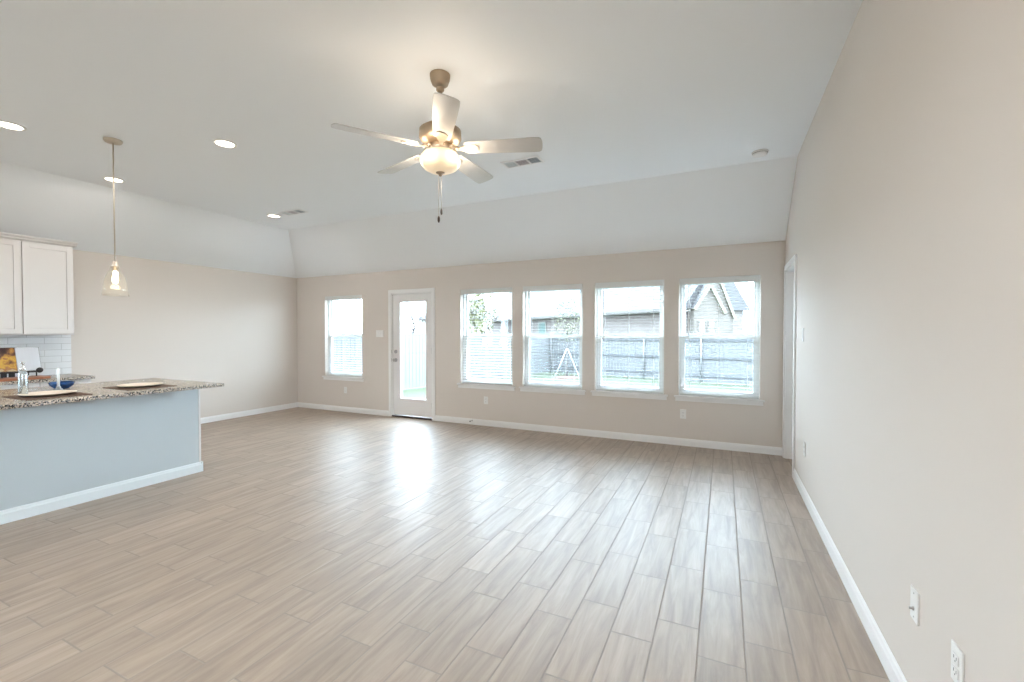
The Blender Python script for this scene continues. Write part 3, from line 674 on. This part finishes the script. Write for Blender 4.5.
# ------------------------------------------------------------------ outdoors
GZ = -.42
struct(MB().box(-60, 40, -40, 80, GZ - .2, GZ).build('ground', 'grass'))
def fence(p0, p1, label, rails_in, posts):
    p0 = Vector((*p0, GZ)); p1 = Vector((*p1, GZ)); d = p1 - p0; ln = d.length; a = math.atan2(d.y, d.x)
    o = empty('wooden_fence', p0, a)
    b = MB(); x = 0
    while x < ln:
        b.box(x, x + .132, -.009, .009, .03, 1.81 + random.uniform(-.006, .006)); x += .139
    b.box(0, ln, .010, .014, .05, 1.78)
    b.build('board_panel', 'fence', o)
    s = -1 if rails_in else 1
    for z in (.22, .86, 1.52): MB().box(0, ln, min(s * .012, s * .05), max(s * .012, s * .05), z, z + .085).build('rail', 'rail', o)
    for x in posts: MB().cyl((x, s * .085, 0), (x, s * .085, 1.80), .032, n=10).build('post', 'post', o)
    T(o, label, 'fence')
fence((-7.24, 19.5), (6.5, 15.9), 'weathered grey board fence running behind the right windows', True, [.05, 2.2, 4.55, 6.75, 8.95, 11.2])
fence((-11.9, 1.0), (-7.28, 19.45), 'pale grey side fence seen through the glass door', False, [])

def box_local(mb, p0, tdir, ndir, a, b, c, d, z0, z1):
    P = lambda s, q, z: Vector((p0[0] + tdir[0] * s + ndir[0] * q, p0[1] + tdir[1] * s + ndir[1] * q, z))
    mb.prism([P(a, c, z0), P(b, c, z0), P(b, d, z0), P(a, d, z0)], (0, 0, z1 - z0)); return P
# long brick house
hs = empty('brick_house', (-19.1, 35.24, GZ), math.atan2(-13.65, 17.9))
Lh = 22.1
MB().box(0, Lh, 0, 4, 0, 2.95).build('wall', 'brick', hs)
MB().prism([(-.5, -.5, 2.92), (-.5, 4.3, 2.92), (-.5, 1.9, 5.5)], (Lh + .7, 0, 0)).build('roof', 'roof', hs)
MB().box(-.5, Lh + .2, -.60, -.48, 2.84, 2.98).build('gutter', 'gutter', hs)
MB().box(-.5, Lh + .2, -.48, 0, 2.80, 2.86).build('soffit', 'whitetrim', hs)
w_ = MB().box(8.95, 9.95, -.06, -.02, 1.42, 2.62).build('window', 'whitetrim', hs); MB().box(9.03, 9.87, -.075, -.06, 1.48, 2.56).build('pane', 'teal', w_)
MB().box(4.1, 4.25, -.55, -.45, 0, 2.85).build('downspout', 'whitetrim', hs)
T(hs, 'long pale brick house with grey roof and steep gables beyond the fence', 'house')
# gabled brick house
t2 = (.903, .43)
gh = empty('gable_wing', (-1.20, 21.61, GZ + .747), math.atan2(t2[1], t2[0])); gh.scale = (.588, .588, .588); bpy.context.view_layer.update(); gh.parent = hs; gh.matrix_parent_inverse = hs.matrix_world.inverted()
hz0 = -GZ
MB().prism([(0, 0, -1.27), (2.75, 0, -1.27), (2.75, 0, 2.6 + hz0), (2.30, 0, 3.05 + hz0), (1.2, 0, 5.15 + hz0), (0, 0, 3.35 + hz0)], (0, 3.2, 0)).build('front_gable', 'brick2', gh)
fa = MB()
def rakeboard(mb, a, b, y, w, th):
    a = Vector(a); b = Vector(b); d = (b - a).normalized(); n = Vector((-d.z, 0, d.x)) * w
    mb.prism([a, b, b - n, a - n] if n.z > 0 else [a, b, b + n, a + n], (0, th, 0))
rakeboard(fa, (-.12, -.25, 3.25 + hz0), (1.2, -.25, 5.32 + hz0), 0, .22, .3); rakeboard(fa, (1.2, -.25, 5.32 + hz0), (2.42, -.25, 2.95 + hz0), 0, .22, .3)
fa.build('rake_board', 'fascia', gh)
MB().prism([(-.12, -.2, 3.3 + hz0), (1.2, -.2, 5.40 + hz0), (1.2, -.2, 5.33 + hz0), (-.05, -.2, 3.22 + hz0)], (0, 4, 0)).prism([(1.2, -.2, 5.40 + hz0), (2.48, -.2, 2.92 + hz0), (2.40, -.2, 2.92 + hz0), (1.2, -.2, 5.32 + hz0)], (0, 4, 0)).build('gable_roof', 'roof', gh)
MB().prism([(.6, 1.2, -1.27), (3.62, 1.2, -1.27), (3.62, 1.2, 2.72 + hz0), (2.15, 1.2, 6.6 + hz0), (.6, 1.2, 3.0 + hz0)], (0, 3, 0)).build('tall_gable', 'brick2', gh)
f2 = MB(); rakeboard(f2, (2.15, 1.0, 6.75 + hz0), (3.75, 1.0, 2.60 + hz0), 0, .20, .25); rakeboard(f2, (.5, 1.0, 3.0 + hz0), (2.15, 1.0, 6.75 + hz0), 0, .20, .25); f2.build('rake_board', 'fascia', gh)
MB().box(.8, 4.55, 6.2, 12, -1.27, 4.55 + hz0).build('rear_wall', 'brick', gh)
MB().box(.6, 4.70, 6.0, 12.2, 4.55 + hz0, 4.72 + hz0).prism([(2.2, 6.0, 4.7 + hz0), (3.7, 6.0, 4.7 + hz0), (2.9, 6.0, 6.6 + hz0), (2.2, 6.0, 6.6 + hz0)], (0, 5, 0)).build('dark_roof', 'roofdark', gh)
q_ = MB()
for k in range(14): q_.box(4.50, 4.62 if k % 2 else 4.70, 6.05, 6.2, .1 + k * .35, .1 + k * .35 + .24)
q_.build('corner_quoin', 'shutter', gh)
for xx in (.42, 1.15):
    w_ = MB().box(xx, xx + .40, -.05, 0, 1.35 + hz0, 2.40 + hz0).build('window', 'whitetrim', gh)
    MB().box(xx + .05, xx + .35, -.065, -.05, 1.40 + hz0, 2.35 + hz0).build('pane', 'teal', gh)
    s2 = MB()
    for k in range(5): s2.box(xx - .14, xx - .01, -.06, 0, 1.35 + hz0 + k * .22, 1.35 + hz0 + k * .22 + .12).box(xx + .41, xx + .54, -.06, 0, 1.35 + hz0 + k * .22, 1.35 + hz0 + k * .22 + .12)
    s2.build('quoin', 'shutter', gh)
MB().box(1.85, 2.03, 1.12, 1.2, 4.5 + hz0, 4.95 + hz0).build('gable_vent', 'shutter', gh)
# far left house, only a roof corner above the fence
lh = empty('distant_house', (-20.15, 26.3, GZ), math.atan2(.43, .903))
MB().box(.25, 4.6, .3, 4, 0, 2.85).build('wall', 'whitetrim', lh)
MB().prism([(0, 0, 2.8), (0, 4.3, 2.8), (2.2, 2.15, 4.4)], (0, 0, .08)).prism([(0, 0, 2.8), (2.2, 2.15, 4.4), (4.8, 2.15, 4.4), (4.8, 0, 2.8)], (0, 0, .08)).prism([(0, 4.3, 2.8), (2.2, 2.15, 4.4), (4.8, 2.15, 4.4), (4.8, 4.3, 2.8)], (0, 0, .08)).build('roof', 'roof', lh)
T(lh, 'distant house with pale hip roof seen through the glass door', 'house')

def leaves(mb, c, rad, n, sz, seed):
    rg = random.Random(seed)
    for _ in range(n):
        while True:
            v = Vector((rg.uniform(-1, 1), rg.uniform(-1, 1), rg.uniform(-1, 1)))
            if .25 < v.length < 1: break
        p = Vector(c) + Vector((v.x * rad[0], v.y * rad[1], v.z * rad[2]))
        a = Vector((rg.gauss(0, 1), rg.gauss(0, 1), rg.gauss(0, 1))).normalized() * sz; b = a.cross(Vector((rg.gauss(0, 1), rg.gauss(0, 1), rg.gauss(0, 1)))).normalized() * sz * .6
        mb.quad(p - a, p - b, p + a, p + b)
def branch(mb, p, d, ln, rad, depth, rg):
    q = p + d * ln; mb.cyl(p, q, rad, rad * .65, 6)
    if depth == 0: return
    for _ in range(3):
        e = (d + Vector((rg.uniform(-.7, .7), rg.uniform(-.7, .7), rg.uniform(-.1, .5)))).normalized()
        branch(mb, q, e, ln * rg.uniform(.6, .8), rad * .6, depth - 1, rg)
tr = empty('leafy_tree', (-11.9, 20.9, GZ))
b_ = MB(); branch(b_, Vector((0, 0, 0)), Vector((.02, 0, 1)), 1.3, .09, 3, random.Random(3)); b_.build('trunk', 'bark', tr)
v_ = MB(); leaves(v_, (0, 0, 2.9), (1.0, 1.0, 1.35), 900, .085, 4); v_.build('foliage', 'leaf_y', tr, fix=False)
T(tr, 'yellow-green leafy tree beyond the fence left of the brick house', 'tree')
bt_ = MB(); branch(bt_, Vector((0, 0, 0)), Vector((0, 0, 1)), 1.15, .08, 4, random.Random(11))
o = bt_.build('bare_tree', 'bark', loc=(-14.0, 17.9, GZ)); T(o, 'thin bare tree beyond the fence, seen through the glass door', 'tree')
# staked sapling in the lawn
sp_ = empty('staked_sapling', (-5.74, 17.33, GZ))
b_ = MB(); b_.cyl((0, 0, 0), (0, 0, 1.75), .03, .018, 8)
rg = random.Random(5)
for k in range(12):
    z = 1.2 + k * .12; a = k * 2.4; b_.cyl((0, 0, min(z, 1.75)), (.35 * math.cos(a), .35 * math.sin(a), z + .35), .010, .004, 5)
b_.build('trunk', 'bark', sp_)
v_ = MB(); leaves(v_, (0, 0, 2.35), (.62, .62, .95), 330, .05, 9); v_.build('foliage', 'leaf_g', sp_, fix=False)
for a in (0.44, 3.58, 2.0):
    MB().cyl((0, 0, 1.22), (.50 * math.cos(a), .50 * math.sin(a), .02), .018, n=6).build('guy_strap', 'strap', sp_)
MB().lathe([(.55, 0), (.5, .03), (.1, .08), (0, .08)], (0, 0, 0), 24).build('mulch_bed', 'mulch', sp_)
T(sp_, 'young sapling held by white guy straps in the lawn', 'sapling')
